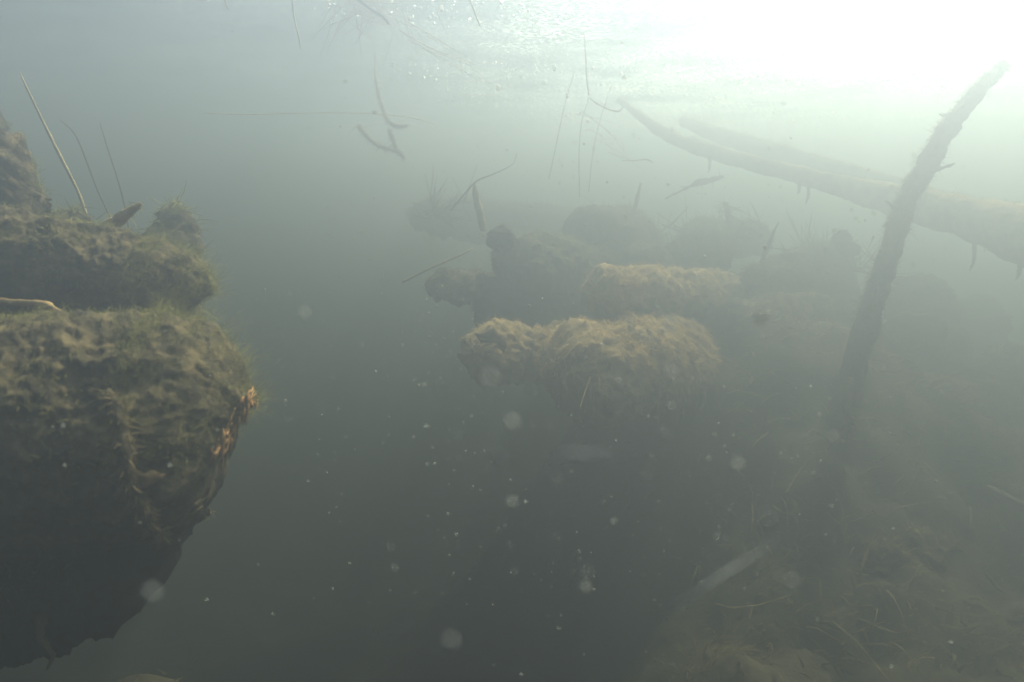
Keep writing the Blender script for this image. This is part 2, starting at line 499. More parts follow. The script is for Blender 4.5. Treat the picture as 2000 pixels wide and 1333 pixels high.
# --- pile close on the left
LOGA = log('sunken_log', 'thickest sunken log low on the left, black underneath, with an orange torn end', 'log',
           [(-190, 850, 0.80, .151), (60, 850, 0.82, .152), (466, 832, 0.86, .138)], seg=230, ring=230, end_round=(0.1, .65), shear=(0, 0.15),
           fuzz=11000, fuzz_len=.0065, fringe=5500, seed=1, bumps=.78, amp=.4)
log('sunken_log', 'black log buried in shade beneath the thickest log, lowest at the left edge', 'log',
    [(-190, 1110, .82, .12), (60, 1105, .86, .12), (378, 1030, .91, .092)], mat=M_DARK, seg=150, ring=170, end_round=(.2, 1.2), shear=(0, .3), strands=6, strand_len=.08, fuzz=5000, fuzz_len=.01, fuzz_mat=M_ALGA_B, seed=7, amp=.8, bumps=1.2)  # dark log added to fill the deep shade below the thickest log
LOGB = log('sunken_log', 'silted log resting on top of the thickest log at the left edge', 'log',
           [(-150, 524, 1.03, .088), (100, 530, 1.05, .088), (400, 582, 1.08, .068)], seg=190, ring=160, end_round=(.1, 1.1), shear=(0, .2),
           fuzz=8000, fuzz_len=.007, fringe=4500, seed=2, bumps=.85, amp=.6)
LOGC = log('sunken_log', 'blotchy log end sticking in from the left edge above the silted log, beside the reed', 'log',
           [(-300, 330, 1.25, .10), (-60, 345, 1.28, .10), (84, 385, 1.32, .088)], seg=130, ring=110, end_round=(.2, .9), shear=(0, -.2), amp=.5, fuzz=3500, fuzz_len=.014, seed=33)
log('sunken_log', 'faint uppermost log at the left edge, above the blotchy log end', 'log',
    [(-300, 250, 1.65, .12), (10, 262, 1.72, .10)], seg=80, ring=60, end_round=(.2, 1.2), fuzz=1800, fuzz_len=.016, seed=4)
log('silt_heap', 'faint peaked heap of algae behind the end of the silted left log', 'heap',
    [(310, 820, 1.5, .09), (318, 640, 1.5, .085), (330, 500, 1.52, .065), (343, 440, 1.54, .045), (342, 405, 1.55, .022)], seg=80, ring=60, fuzz=2600, fuzz_len=.018, seed=5, amp=1.4, end_round=(.2, .6))
log('silt_heap', 'low algae heap in the gap between the reed and the blotchy log at left', 'heap',
    [(120, 560, 1.4, .12), (135, 470, 1.42, .08), (140, 415, 1.42, .04)], seg=50, ring=50, fuzz=1600, fuzz_len=.016, seed=6, amp=1.4, end_round=(.2, .7))


def path(pts):
    return [(*P(a, b, c), r) for a, b, c, r in pts]


def stick(name, label, cat, pts, mat, n=30, m=8, rough=.3, freq=60, fuzz=0, fuzz_len=.01, fmat=None, group=None, part='stem', droop=.1):
    W = path(pts)
    if not fuzz:
        o = tube(name, W, mat, None, n, m, rough, freq)
        return setp(o, label, cat, group)
    root = thing(name, label, cat, Vector(W[0][:3]), group)
    tube(part, W, mat, root, n, m, rough, freq)
    R = smooth_path(W, 200)
    ii = RNG.integers(0, 200, fuzz)
    d = RNG.normal(size=(fuzz, 3)); d /= np.linalg.norm(d, axis=1)[:, None]
    S = R[ii, :3] + d * R[ii, 3][:, None] * .9
    L = fuzz_len * RNG.gamma(2.2, .45, fuzz)
    Vb, Fb = blades(S, d + np.array([0, 0, -.1]), L, .001 + .06 * L, .8, droop)
    fo = build('algae_coat', Vb, [Fb], fmat or M_ALGA_B, root, smooth=False); fo['kind'] = 'stuff'
    return root


stick('dead_reed', 'long pale reed leaning over the logs at the left edge', 'reed',
      [(176, 450, 1.48, .0034), (158, 388, 1.5, .0034), (118, 306, 1.52, .0036), (84, 238, 1.54, .003), (55, 178, 1.55, .0022), (38, 140, 1.56, .001)], M_REED, rough=.35, freq=90)
stick('broken_stake', 'short pointed stake rising from the top of the silted log at left', 'stake',
      [(200, 452, 1.12, .011), (228, 432, 1.12, .0105), (252, 415, 1.12, .008), (276, 398, 1.12, .003)], M_SILT, fuzz=260, fuzz_len=.006, fmat=M_ALGA)
for lab, pts in (('thin faint stem upright between the leaning reed and the peaked heap', [(255, 470, 1.9, .002), (238, 380, 1.9, .0018), (210, 290, 1.92, .0015), (195, 240, 1.92, .0008)]),
                 ('thin faint stem crossing low behind the leaning reed', [(225, 445, 1.8, .002), (190, 370, 1.82, .002), (150, 270, 1.84, .0015), (118, 235, 1.85, .0008)])):
    stick('dead_reed', lab, 'reed', pts, M_ALGA_B)
stick('twig', 'bare brown twig caught between the two big left logs', 'twig',
      [(-30, 585, .93, .005), (40, 592, .93, .0045), (85, 596, .92, .006), (120, 612, .91, .003)], M_SILT, rough=.4)

# on the face of the thickest log
def face_x(px, py, extra=0.0):
    """nearest point on the front of the thickest log under a pixel, pushed a little towards the open water"""
    Vv = LOGA[1].reshape(-1, 3)
    d = np.array(P(px, py, 1.0) - CAM)
    q = Vv - np.array(CAM)
    t = q @ d / (d @ d)
    miss = np.linalg.norm(q - t[:, None] * d, axis=1)
    ok = miss < 0.012
    if not ok.any(): ok = miss < miss.min() + .004
    tt = t[ok].min()
    return np.array(CAM) + d * (tt - extra)


pp = [(*face_x(a, b, .006), w) for a, b, w in ((212, 762, .003), (228, 800, .006), (240, 850, .008), (244, 900, .008), (258, 950, .0095), (276, 990, .009), (292, 1025, .006), (318, 1048, .003))]
root = thing('hanging_root', 'algae furred root hanging down the dark face of the thickest left log', 'root', Vector(pp[0][:3]))
tube('stem', pp, M_BARK, root, 60, 10, .5, 110)
R = smooth_path(pp, 200); nF = 1500
ii = RNG.integers(0, 200, nF); d = RNG.normal(size=(nF, 3)); d /= np.linalg.norm(d, axis=1)[:, None]
L = .007 * RNG.gamma(2.2, .45, nF)
Vb, Fb = blades(R[ii, :3] + d * R[ii, 3][:, None] * .8, d + np.array([0, 0, -.4]), L, .001 + .06 * L, .8, .2)
setp(build('algae_coat', Vb, [Fb], M_ALGA_B, root, smooth=False), kind='stuff')


def flake(name, label, cat, corners, mat, thick=.004, group=None, rough=.004):
    """a thin slab with an uneven outline; corners are world points in order"""
    c = [Vector(p) for p in corners]
    rim = []
    for i in range(len(c)):
        a, b = c[i], c[(i + 1) % len(c)]
        for k in range(5):
            p = a.lerp(b, k / 5)
            rim.append(p + Vector(mnoise.noise_vector(p * 60)) * rough)
    mid = sum(rim, Vector()) / len(rim)
    nrm = (c[1] - c[0]).cross(c[2] - c[0]).normalized()
    n = len(rim)
    V = [tuple(p + nrm * thick * .4) for p in rim] + [tuple(p - nrm * thick * .4) for p in rim]
    inn = [p.lerp(mid, .5) + Vector(mnoise.noise_vector(p * 30)) * rough * .6 for p in rim]
    V += [tuple(p + nrm * thick) for p in inn] + [tuple(p - nrm * thick) for p in inn] + [tuple(mid + nrm * thick), tuple(mid - nrm * thick)]
    i = np.arange(n); j = (i + 1) % n
    F4 = np.concatenate([np.stack([i, j, j + n, i + n], 1), np.stack([j, i, i + 2 * n, j + 2 * n], 1), np.stack([i + n, j + n, j + 3 * n, i + 3 * n], 1)])
    F3 = np.concatenate([np.stack([j + 2 * n, i + 2 * n, np.full(n, 4 * n)], 1), np.stack([i + 3 * n, j + 3 * n, np.full(n, 4 * n + 1)], 1)])
    return setp(build(name, V, [F4, F3], mat), label, cat, group)


flake('wood_scrap', 'tan wedge of torn wood on the dark face of the thickest left log', 'wood scrap',
      [face_x(a, b, .004) for a, b in ((262, 932), (300, 918), (322, 928), (296, 945), (280, 955))], M_SCRAP)
paths = []          # rotten orange fibres still clinging to the broken rim of the thickest log
for q in range(60):
    t = random.random(); a, b = 500 - 62 * t + random.gauss(0, 9), 762 + 112 * t + random.gauss(0, 7)
    p = Vector(face_x(a - 8, b, .003)); p2 = Vector(face_x(a - 14 + random.gauss(0, 6), b + random.uniform(10, 52), .003))
    if (p2 - p).length > .06: continue
    w = random.choice((.0007, .001, .0014, .0022, .0032))
    paths.append([(*p, w * .5), (*(p.lerp(p2, .5) + Vector((.001, -.002, 0))), w), (*p2, w * .4)])
multi_tube('torn_wood', paths, M_ORANGE, LOGA[0], n=9, m=5, rough=.6, freq=150)['kind'] = 'stuff'
pp = []
for q in range(7):
    a = (345 + q * 7, 1030 - q * 8); b = (400 + q * 2, 985 - q * 6)
    p, s_ = face_x(*a, .004), face_x(*b, .006)
    mid = face_x((a[0] + b[0]) / 2 + random.uniform(-8, 8), (a[1] + b[1]) / 2 + random.uniform(-6, 6), .008)
    pp.append([(*p, .0012), (*mid, .0026), (*s_, .001)])
setp(multi_tube('bark_shred', pp, M_BARK, None, rough=.5, freq=120), 'frayed bark fibres low on the torn end of the thickest left log', 'bark scrap')

# --- log pile in the middle
LOGM = log('sunken_log', 'thick front log of the middle pile with straw coloured algae on its shoulder', 'log',
           [(1095, 745, 1.76, .150), (1230, 722, 1.98, .155), (1335, 706, 2.25, .148)], mat=M_SILT, seg=150, ring=120, end_round=(1.1, .3), shear=(.25, 0), fuzz=16000, fuzz_len=.024,
           fuzz_mat=M_ALGA_Y, seed=11, strands=9, strand_len=.16, amp=1.4, bumps=1.6, droop=.9)
log('sunken_log', 'yellowish log directly above the front log of the middle pile', 'log',
    [(1160, 575, 2.02, .078), (1250, 575, 2.2, .085), (1420, 572, 2.75, .085)], mat=M_SILT, seg=100, ring=90, end_round=(.6, .3), fuzz=9000, fuzz_len=.02, fuzz_mat=M_ALGA_Y, seed=12,
    strands=3, strand_len=.06, bumps=1.5, amp=1.3, droop=.9)
log('sunken_log', 'low log left of the front log, with an orange patch on its end', 'log',
    [(925, 690, 1.92, .078), (1010, 690, 2.1, .09), (1180, 690, 2.5, .09)], mat=M_SILT, seg=90, ring=90, end_round=(.9, .3), fuzz=6000, fuzz_len=.02, fuzz_mat=M_ALGA_Y, seed=13, bumps=1.6, amp=1.4, droop=.8, strands=3)
flake('wood_scrap', 'orange torn wood lying on the low left log of the middle pile', 'wood scrap',
      [P(a, b, Y) for a, b, Y in ((925, 655, 1.86), (965, 640, 1.86), (992, 662, 1.86), (985, 692, 1.845), (975, 672, 1.85), (940, 668, 1.85))], M_SCRAP, thick=.008, rough=.008)
log('sunken_log', 'small pale log stub at the left side of the middle pile under a thin stick', 'log',
    [(845, 562, 2.25, .055), (900, 562, 2.36, .06), (1010, 570, 2.65, .06)], seg=70, ring=70, end_round=(.8, .3), fuzz=4000, fuzz_len=.02, fuzz_mat=M_ALGA_B, seed=14, amp=1.4, bumps=1.4, droop=.8)
log('sunken_log', 'mossy log in the middle pile behind the round dark knob', 'log',
    [(985, 520, 2.35, .10), (1060, 520, 2.5, .11), (1200, 540, 2.9, .11)], seg=90, ring=90, end_round=(.8, .3), fuzz=5000, fuzz_len=.020, fuzz_mat=M_ALGA, seed=15, bumps=1.3, strands=2)
log('tree_burl', 'round dark knob on top of the mossy log in the middle pile', 'knob',
    [(975, 492, 2.24, .05), (980, 466, 2.24, .050), (984, 444, 2.25, .036)], mat=M_DARK, seg=40, ring=50, end_round=(.6, .9), fuzz=500, fuzz_len=.008, fuzz_mat=M_ALGA_B, seed=16)
log('sunken_log', 'big rounded log end at the back of the pile, lit along its right side', 'log',
    [(1150, 495, 2.75, .155), (1180, 490, 3.0, .19), (1240, 500, 3.6, .19)], seg=90, ring=90, end_round=(.9, .3), fuzz=5000, fuzz_len=.022, fuzz_mat=M_ALGA_B, seed=17, bumps=1.4, amp=1.2)
log('sunken_log', 'smaller hump of log leaning against the right of the big rounded log end', 'log',
    [(1225, 530, 2.7, .09), (1260, 530, 2.9, .11), (1330, 545, 3.4, .11)], seg=70, ring=70, end_round=(.9, .3), fuzz=3000, fuzz_len=.022, fuzz_mat=M_ALGA_B, seed=18, bumps=1.4, amp=1.2)
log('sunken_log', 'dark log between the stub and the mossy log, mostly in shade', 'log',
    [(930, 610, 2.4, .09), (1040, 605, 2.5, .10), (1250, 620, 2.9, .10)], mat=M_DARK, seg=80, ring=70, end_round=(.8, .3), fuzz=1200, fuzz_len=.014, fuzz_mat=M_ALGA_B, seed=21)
log('sunken_log', 'broad log right of the front log, its far shoulder edged with light', 'log',
    [(1400, 668, 2.25, .13), (1520, 650, 2.45, .15), (1680, 660, 2.8, .13)], seg=90, ring=80, end_round=(.7, .8), fuzz=4500, fuzz_len=.02, fuzz_mat=M_ALGA_B, seed=22, amp=1.3)
log('sunken_log', 'faint fuzzy log far behind the upright stake at the left of the middle pile', 'log',
    [(800, 425, 3.9, .07), (900, 428, 4.0, .12), (1130, 450, 4.3, .13)], seg=70, ring=60, end_round=(1.2, .3), fuzz=3500, fuzz_len=.035, fuzz_mat=M_ALGA_B, seed=23, amp=1.6)
stick('thin_stick', 'thin pale stick slanting up from the small log stub', 'stick',
      [(785, 552, 2.2, .004), (850, 520, 2.22, .004), (900, 498, 2.25, .004), (925, 484, 2.3, .002)], M_SILT, rough=.3)
stick('broken_stake', 'upright pale stake with a pointed tip behind the dark knob', 'stake',
      [(944, 450, 2.45, .012), (938, 420, 2.45, .014), (930, 385, 2.46, .012), (926, 358, 2.46, .003)], M_SILT, fuzz=250, fuzz_len=.008, fmat=M_ALGA_Y)
stick('twig', 'thin dark bent twig arching past the tip of the upright stake', 'twig',
      [(880, 412, 2.4, .002), (905, 382, 2.4, .0025), (930, 355, 2.4, .0025), (965, 340, 2.42, .002), (1000, 322, 2.45, .0012), (1010, 300, 2.45, .001)], M_DARK)
stick('broken_stake', 'thin stake standing between the big rounded log end and the crossbar twig', 'stake',
      [(1236, 430, 3.0, .010), (1244, 390, 3.0, .009), (1252, 358, 3.0, .004)], M_SILT)

# --- far stand to the right of the pile
far = [('fuzzy hump of log behind the gap between the rounded log end and the twiggy heap', [(1330, 500, 2.95, .12), (1400, 492, 3.2, .14)]),
       ('hump of log under the thin leaning spike', [(1470, 560, 2.6, .10), (1560, 545, 2.85, .11), (1640, 560, 3.2, .1)]),
       ('twiggy far hump at the back right of the middle pile', [(1560, 540, 3.1, .13), (1640, 520, 3.3, .11)]),
       ('low far hump just left of the leaning pole base', [(1590, 640, 2.7, .12), (1660, 620, 2.9, .11)]),
       ('far pale hump in front of the open bright water', [(1400, 470, 3.5, .09), (1500, 470, 3.6, .08)]),
       ('faint log hump right of the leaning pole', [(1740, 680, 2.7, .14), (1850, 690, 3.0, .12)])]
for q, (lab, pts) in enumerate(far):
    log('algae_hump', lab, 'hump', pts, seg=60, ring=60, end_round=(.9, .9), fuzz=3200, fuzz_len=.026, fuzz_mat=M_ALGA_B if q % 2 else M_ALGA, seed=30 + q, amp=1.7, bumps=1.6, droop=.3)
log('tree_stump', 'far rounded stump against the bright water right of the leaning pole', 'stump',
    [(1810, 760, 3.3, .2), (1805, 640, 3.3, .17), (1800, 580, 3.3, .14), (1808, 535, 3.3, .09)], seg=60, ring=60, end_round=(.2, .7), fuzz=2000, fuzz_len=.016, fuzz_mat=M_ALGA_B, seed=40, amp=1.3)
log('tree_stump', 'very faint low stump right of the rounded stump', 'stump',
    [(1900, 720, 3.9, .2), (1905, 620, 3.9, .16), (1912, 575, 3.9, .08)], seg=40, ring=40, end_round=(.2, .7), fuzz=700, fuzz_len=.016, fuzz_mat=M_ALGA_B, seed=41, amp=1.3)
stick('broken_stake', 'thin dark leaning spike standing above the hump of log', 'stake',
      [(1478, 560, 2.75, .012), (1490, 510, 2.75, .011), (1504, 470, 2.75, .008), (1521, 434, 2.75, .002)], M_DARK, rough=.4)
stick('thin_stick', 'slanting stick with a thick furred end below the big slanting trunk', 'stick',
      [(1300, 388, 3.0, .003), (1345, 366, 3.0, .005), (1365, 357, 3.0, .014), (1390, 352, 3.0, .012), (1412, 345, 3.0, .006)], M_DARK, fuzz=300, fuzz_len=.012)
stick('water_weed', 'small upright sprig with two leaves against the bright water', 'weed',
      [(1425, 470, 3.1, .004), (1422, 430, 3.1, .006), (1420, 408, 3.1, .013), (1414, 396, 3.1, .006)], M_ALGA_B, fuzz=160, fuzz_len=.03)
log('tree_burl', 'dark gnarled root lump at the far right end of the middle pile', 'knob',
    [(1632, 480, 2.95, .028), (1645, 462, 2.95, .03), (1652, 482, 2.95, .036), (1678, 492, 2.95, .028)], mat=M_DARK, seg=40, ring=40, fuzz=300, fuzz_len=.012, fuzz_mat=M_ALGA_B, seed=42)
stick('twig', 'thin level twig poking out beside the leaning spike', 'twig',
      [(1500, 484, 2.9, .002), (1540, 488, 2.9, 0.0018), (1565, 491, 2.9, .002)], M_DARK)
stick('twig', 'tiny upright twig with a round bud near the leaning pole', 'twig',
      [(1694, 490, 2.6, .0015), (1702, 472, 2.6, .0015), (1705, 465, 2.6, .005), (1706, 461, 2.6, .003)], M_DARK)

# twig thickets furred with algae on the far humps: tangled branching mass, each a thing
def thicket(name, label, cat, c, spread, n, mat, ln=.12, group=None, width=.002):
    c = Vector(c); paths = []; nodes = []
    for q in range(7):          # a few main boughs that cross at the middle and carry every twig
        e = Vector((random.uniform(-2, 2) * spread[0], random.uniform(-2, 2) * spread[1], random.uniform(-.5, .6) * spread[2]))
        b = Vector(mnoise.noise_vector(e * 7 + c)) * .05
        row = [c - e * .25, c, c + e * .45 + b, c + e]
        paths.append([(*p, width * 2.2 * k) for p, k in zip(row, (1, 1, .8, .4))])
        nodes.append((c, c + e * .45 + b, c + e))
    for _ in range(n):
        q = random.choice(nodes); p = random.choice((q[0].lerp(q[1], random.random()), q[1].lerp(q[2], random.random())))
        d = Vector((random.uniform(-1, 1), random.uniform(-1, 1), random.uniform(-.1, 1.2))).normalized()
        L = ln * random.uniform(.4, 1.5); k = Vector(mnoise.noise_vector(p * 9)) * L * .6
        w = width * random.uniform(.5, 1.4)
        paths.append([(*p, w), (*(p + d * L * .4 + k * .4), w), (*(p + d * L * .8 + k), w * .8), (*(p + d * L + k * 1.4), w * .3)])
    return setp(multi_tube(name, paths, mat, None, n=8, m=4, rough=.5, freq=90), label, cat, group)


thicket('twig_tangle', 'tangle of furred twigs on the far humps left of the leaning spike', 'twigs', P(1400, 470, 3.1), (.16, .2, .15), 160, M_ALGA_B)
thicket('twig_tangle', 'tangle of furred twigs between the leaning spike and the leaning pole', 'twigs', P(1600, 520, 3.0), (.14, .2, .15), 190, M_ALGA_B)
thicket('twig_tangle', 'sparse tangle of twigs behind the upright stake', 'twigs', P(850, 420, 3.1), (.12, .2, .12), 90, M_ALGA_B)

# --- leaning pole
polepts = [(1655, 830, 1.95, 0.034), (1668, 720, 1.97, 0.034), (1697, 620, 1.98, 0.033), (1735, 500, 2.0, 0.029), (1765, 410, 2.03, 0.0285), (1798, 345, 2.06, 0.027), (1838, 275, 2.1, 0.027), (1872, 225, 2.13, 0.0235), (1912, 180, 2.16, 0.0215), (1950, 143, 2.19, 0.017), (1962, 132, 2.2, 0.008)]
root, V_, C_, T_, N_ = log('leaning_pole', 'tall fuzzy pole leaning to the right from the bed up to the bright surface', 'pole', polepts, mat=M_BARK, seg=170, ring=48,
                           end_round=(.1, .2), amp=1.1, bumps=.55, fuzz=9000, fuzz_len=.014, fuzz_mat=M_ALGA_B, seed=50)
for i, j, ln in ((88, 10, .035), (104, 30, .05), (60, 20, .06), (125, 4, .03)):
    p, d = Vector(V_[i, j]), Vector(N_[i, j]) + Vector((0, 0, .5))
    d.normalize()
    tube('side_twig', [(*(p - d * .01), .006), (*(p + d * ln * .5 + Vector((.004, 0, 0))), .0045), (*(p + d * ln), .002)], M_BARK, root, 14, 7, .5, 110)
S, D = [], []
for q in range(420):
    i = random.randrange(25, 120)
    j = random.randrange(48)
    S.append(V_[i, j]); D.append(N_[i, j] * .6 + np.array([-.4, 0, -.5]))
S, D = np.array(S), np.array(D)
keep = (S[:, 0] < C_[:, 0].max())
L = RNG.uniform(.008, .038, len(S))
Vb, Fb = blades(S, D + RNG.normal(size=D.shape) * .3, L, np.full(len(S), .0012), .6, .5, 4)
setp(build('filament_fringe', Vb, [Fb], M_ALGA_B, root, smooth=False), kind='stuff')

# --- big slanting trunk under the surface, and its neighbour
bigpts = [(2330, 570, 1.85, 0.1290), (2150, 505, 2.05, 0.1118), (2000, 458, 2.3, 0.0963), (1900, 428, 2.5, 0.0757), (1745, 390, 2.8, 0.0636), (1590, 350, 3.08, 0.0396), (1400, 300, 3.38, 0.0361), (1300, 262, 3.55, 0.0301), (1210, 198, 3.75, 0.0120)]
root, V_, C_, T_, N_ = log('slanting_trunk', 'long drowned trunk slanting up from the right edge to the water surface', 'trunk', bigpts, seg=190, ring=80, end_round=(.1, .4), amp=.5, bumps=.4,
                           fuzz=9000, fuzz_len=.014, fuzz_mat=M_ALGA_B, seed=51, mat=M_SILT)
for (a, b, Y, ln) in ((1578, 368, 3.05, .07), (1560, 366, 3.05, .03), (1385, 318, 3.35, .05), (1902, 488, 2.55, .08), (1990, 520, 2.38, .05)):
    p = P(a, b, Y); pp = [(p.x, p.y, p.z + .03, .008), (p.x + .004, p.y, p.z - ln * .5, .006), (p.x - .004, p.y, p.z - ln, .002)]
    tube('hanging_snag', pp, M_DARK, root, 16, 6, .6, 120)
log('slanting_trunk', 'fainter thin trunk lying just behind the long drowned trunk', 'trunk',
    [(1900, 405, 3.3, .03), (1760, 368, 3.5, .046), (1600, 322, 3.7, .05), (1420, 270, 4.0, .045), (1330, 236, 4.2, .03)], bumps=.4, seg=130, ring=50, end_round=(.6, .3), fuzz=2500, fuzz_len=.014, fuzz_mat=M_ALGA_B, seed=52, amp=.6, mat=M_SILT)

# --- roots, stems and stalks hanging from the surface
stick('dangling_reed', 'pale stem hanging from the surface left of the root mat', 'stem',
      [(568, -30, 1.75, .0022), (574, 30, 1.75, .0022), (583, 70, 1.75, .0022), (587, 96, 1.75, .0015)], M_PALE)
stick('dangling_reed', 'bright curved stem hanging from the surface right of the root mat', 'stem',
      [(908, -20, 1.7, .0028), (922, 10, 1.7, .0028), (932, 36, 1.7, .0026), (938, 52, 1.7, .0018)], M_PALE)
stick('dangling_reed', 'pale upright stem with a knee at the head of the long drowned trunk', 'stem',
      [(1141, 60, 2.3, .002), (1144, 105, 2.3, .003), (1146, 150, 2.3, .003), (1150, 186, 2.3, .0025)], M_PALE)
stick('dangling_reed', 'short faint stem at the top edge left of the other hanging stems', 'stem',
      [(436, -20, 1.8, .002), (440, 5, 1.8, .002), (447, 20, 1.8, .001)], M_REED)
stick('thin_stick', 'dark thin stick slanting through the root mat at the top edge', 'stick',
      [(670, -25, 2.0, .004), (710, 8, 2.0, .004), (745, 32, 2.0, .004), (760, 48, 2.0, .002)], M_DARK)
for lab, pts in (('tall thin dark stem left of the three behind the middle pile', [(1072, 350, 2.9, 0.0018), (1085, 290, 2.9, 0.0018), (1102, 210, 2.9, 0.0018), (1122, 140, 2.9, .002)]),
                 ('tall thin dark stem in the middle of the three behind the pile', [(1132, 385, 2.95, 0.0018), (1131, 300, 2.95, 0.0018), (1136, 240, 2.95, 0.0018), (1150, 190, 2.95, .002)]),
                 ('tall thin dark stem right of the three behind the middle pile', [(1150, 375, 3.0, .0016), (1158, 300, 3.0, .0016), (1172, 235, 3.0, .0016), (1195, 165, 3.0, .0015)])):
    stick('dangling_reed', lab, 'stem', pts, M_DARK)
stick('twig', 'pale forked twig lying level at the head of the long drowned trunk', 'twig',
      [(1152, 192, 2.4, .0025), (1170, 205, 2.4, .002), (1195, 216, 2.4, .003), (1210, 217, 2.4, .003), (1218, 208, 2.4, .001)], M_REED)
stick('twig', 'curved dark crossbar twig below the head of the long drowned trunk', 'twig',
      [(1215, 314, 2.8, .0015), (1240, 314, 2.8, .002), (1262, 312, 2.8, .003), (1276, 318, 2.8, .0015)], M_DARK)
stick('water_thread', 'hair thin pale thread drifting level across the open water at upper left', 'thread',
      [(400, 221, 1.3, .0006), (480, 224, 1.32, .0006), (600, 221, 1.36, .0006), (720, 222, 1.4, .0005), (800, 230, 1.42, .0005), (850, 243, 1.45, .0004)], M_PALE, rough=0)
stick('hanging_root', 'crooked furred root hanging below the root mat, ending in a hook', 'root',
      [(736, 60, 2.9, .002), (732, 130, 2.9, .002), (738, 180, 2.9, .006), (748, 215, 2.9, .0045), (758, 237, 2.9, .006), (778, 248, 2.9, .007), (796, 246, 2.9, .006)], M_ROOT, rough=.9, freq=45, n=60, fuzz=1500, fuzz_len=.010, fmat=M_ROOT)
stick('hanging_root', 'lower crooked furred twig drifting under the hooked root', 'root',
      [(700, 245, 2.9, .007), (712, 262, 2.9, .0055), (728, 278, 2.9, .0065), (752, 290, 2.9, .006), (776, 296, 2.9, .006), (790, 310, 2.9, .003)], M_ROOT, rough=.9, freq=45, n=60, fuzz=1500, fuzz_len=.010, fmat=M_ROOT)
stick('hanging_root', 'short furred side shoot between the two crooked roots', 'root',
      [(760, 255, 2.92, .006), (766, 272, 2.92, .007), (774, 292, 2.92, .005)], M_ROOT, fuzz=800, fuzz_len=.007)

c = P(715, 12, 2.25); paths = []
for _ in range(150):
    p = c + Vector((random.gauss(0, .06), random.gauss(0, .05), random.uniform(-.02, .05)))
    d = Vector((random.uniform(-1, 1), random.uniform(-.6, .6), random.uniform(-1.2, .2))).normalized(); L = random.uniform(.04, .16)
    k = Vector(mnoise.noise_vector(p * 12)) * .05; w = random.uniform(.0005, .0013)
    paths.append([(*p, w), (*(p + d * L * .5 + k * .5), w), (*(p + d * L + k), w * .4)])
setp(multi_tube('root_mat', paths, M_ROOT, None, n=8, m=4), 'brown mat of fine roots hanging from the surface at the top edge', 'roots')
for lab, a, b, n in (('pale rootlets trailing down to the right from the root mat', (770, 45, 2.1), (980, 175, 2.3), 9), ('faint rootlets spreading above the middle pile', (1130, 215, 2.7), (1240, 330, 2.8), 10)):
    paths = []
    A_, B_ = P(*a), P(*b)
    for _ in range(n):
        t0, t1 = sorted((random.uniform(-.1, .6), random.uniform(.4, 1.1)))
        j1, j2 = [Vector((random.gauss(0, .03), random.gauss(0, .03), random.gauss(0, .025))) for _ in range(2)]
        p, q = A_.lerp(B_, t0) + j1, A_.lerp(B_, t1) + j2
        mid = p.lerp(q, .5) + Vector((random.gauss(0, .012), 0, random.gauss(0, .012)))
        w = random.uniform(.0006, .0015)
        paths.append([(*p, w), (*mid, w), (*q, w * .5)])
    setp(multi_tube('rootlet', paths, M_REED, None, n=12, m=4), lab, 'roots')

for lab, px, py, Y, r in (('bright crescent flake of leaf floating under the surface near the head of the drowned trunk', 1083, 133, 2.1, .013), ('dull flake of leaf drifting left of the bright crescent flake', 974, 172, 2.1, .011),
                          ('tiny pale flake beside the kneed upright stem', 1158, 134, 2.3, .007), ('ragged flake left of the kneed stem', 1108, 186, 2.3, .011),
                          ('bright crumb at the top edge beside the bright curved stem', 862, 17, 1.8, .008), ('lowest bright crumb at the top edge, left of the bright curved stem', 801, 36, 1.8, .005)):
    p = P(px, py, Y)
    cs = [p + Vector((math.cos(a) * r * .55, random.uniform(-.4, .4) * r, math.sin(a) * r)) for a in np.linspace(0, 5.2, 6)]
    flake('leaf_flake', lab, 'flake', cs, M_WHITE, thick=.002, rough=.003)

# --- knobs and sticks on the bed at the right
log('tree_burl', 'upper of the two rounded furred knobs on the bed under the leaning pole', 'knob',
    [(1560, 880, 1.95, .05), (1566, 840, 1.95, .045), (1570, 812, 1.95, .028)], seg=40, ring=50, end_round=(.2, .8), fuzz=1500, fuzz_len=.012, fuzz_mat=M_ALGA_B, seed=60)
log('tree_burl', 'lower of the two rounded furred knobs on the bed under the leaning pole', 'knob',
    [(1565, 1000, 1.8, .07), (1575, 950, 1.8, .06), (1578, 905, 1.8, .045)], seg=40, ring=60, end_round=(.2, .8), fuzz=1800, fuzz_len=.012, fuzz_mat=M_ALGA_B, seed=61)
stick('hanging_root', 'furred root trailing off the foot of the leaning pole', 'root',
      [(1662, 740, 1.9, .014), (1652, 790, 1.88, .014), (1660, 820, 1.86, .012), (1648, 835, 1.85, .008), (1660, 862, 1.84, .004)], M_ALGA_B, fuzz=900, fuzz_len=.016)
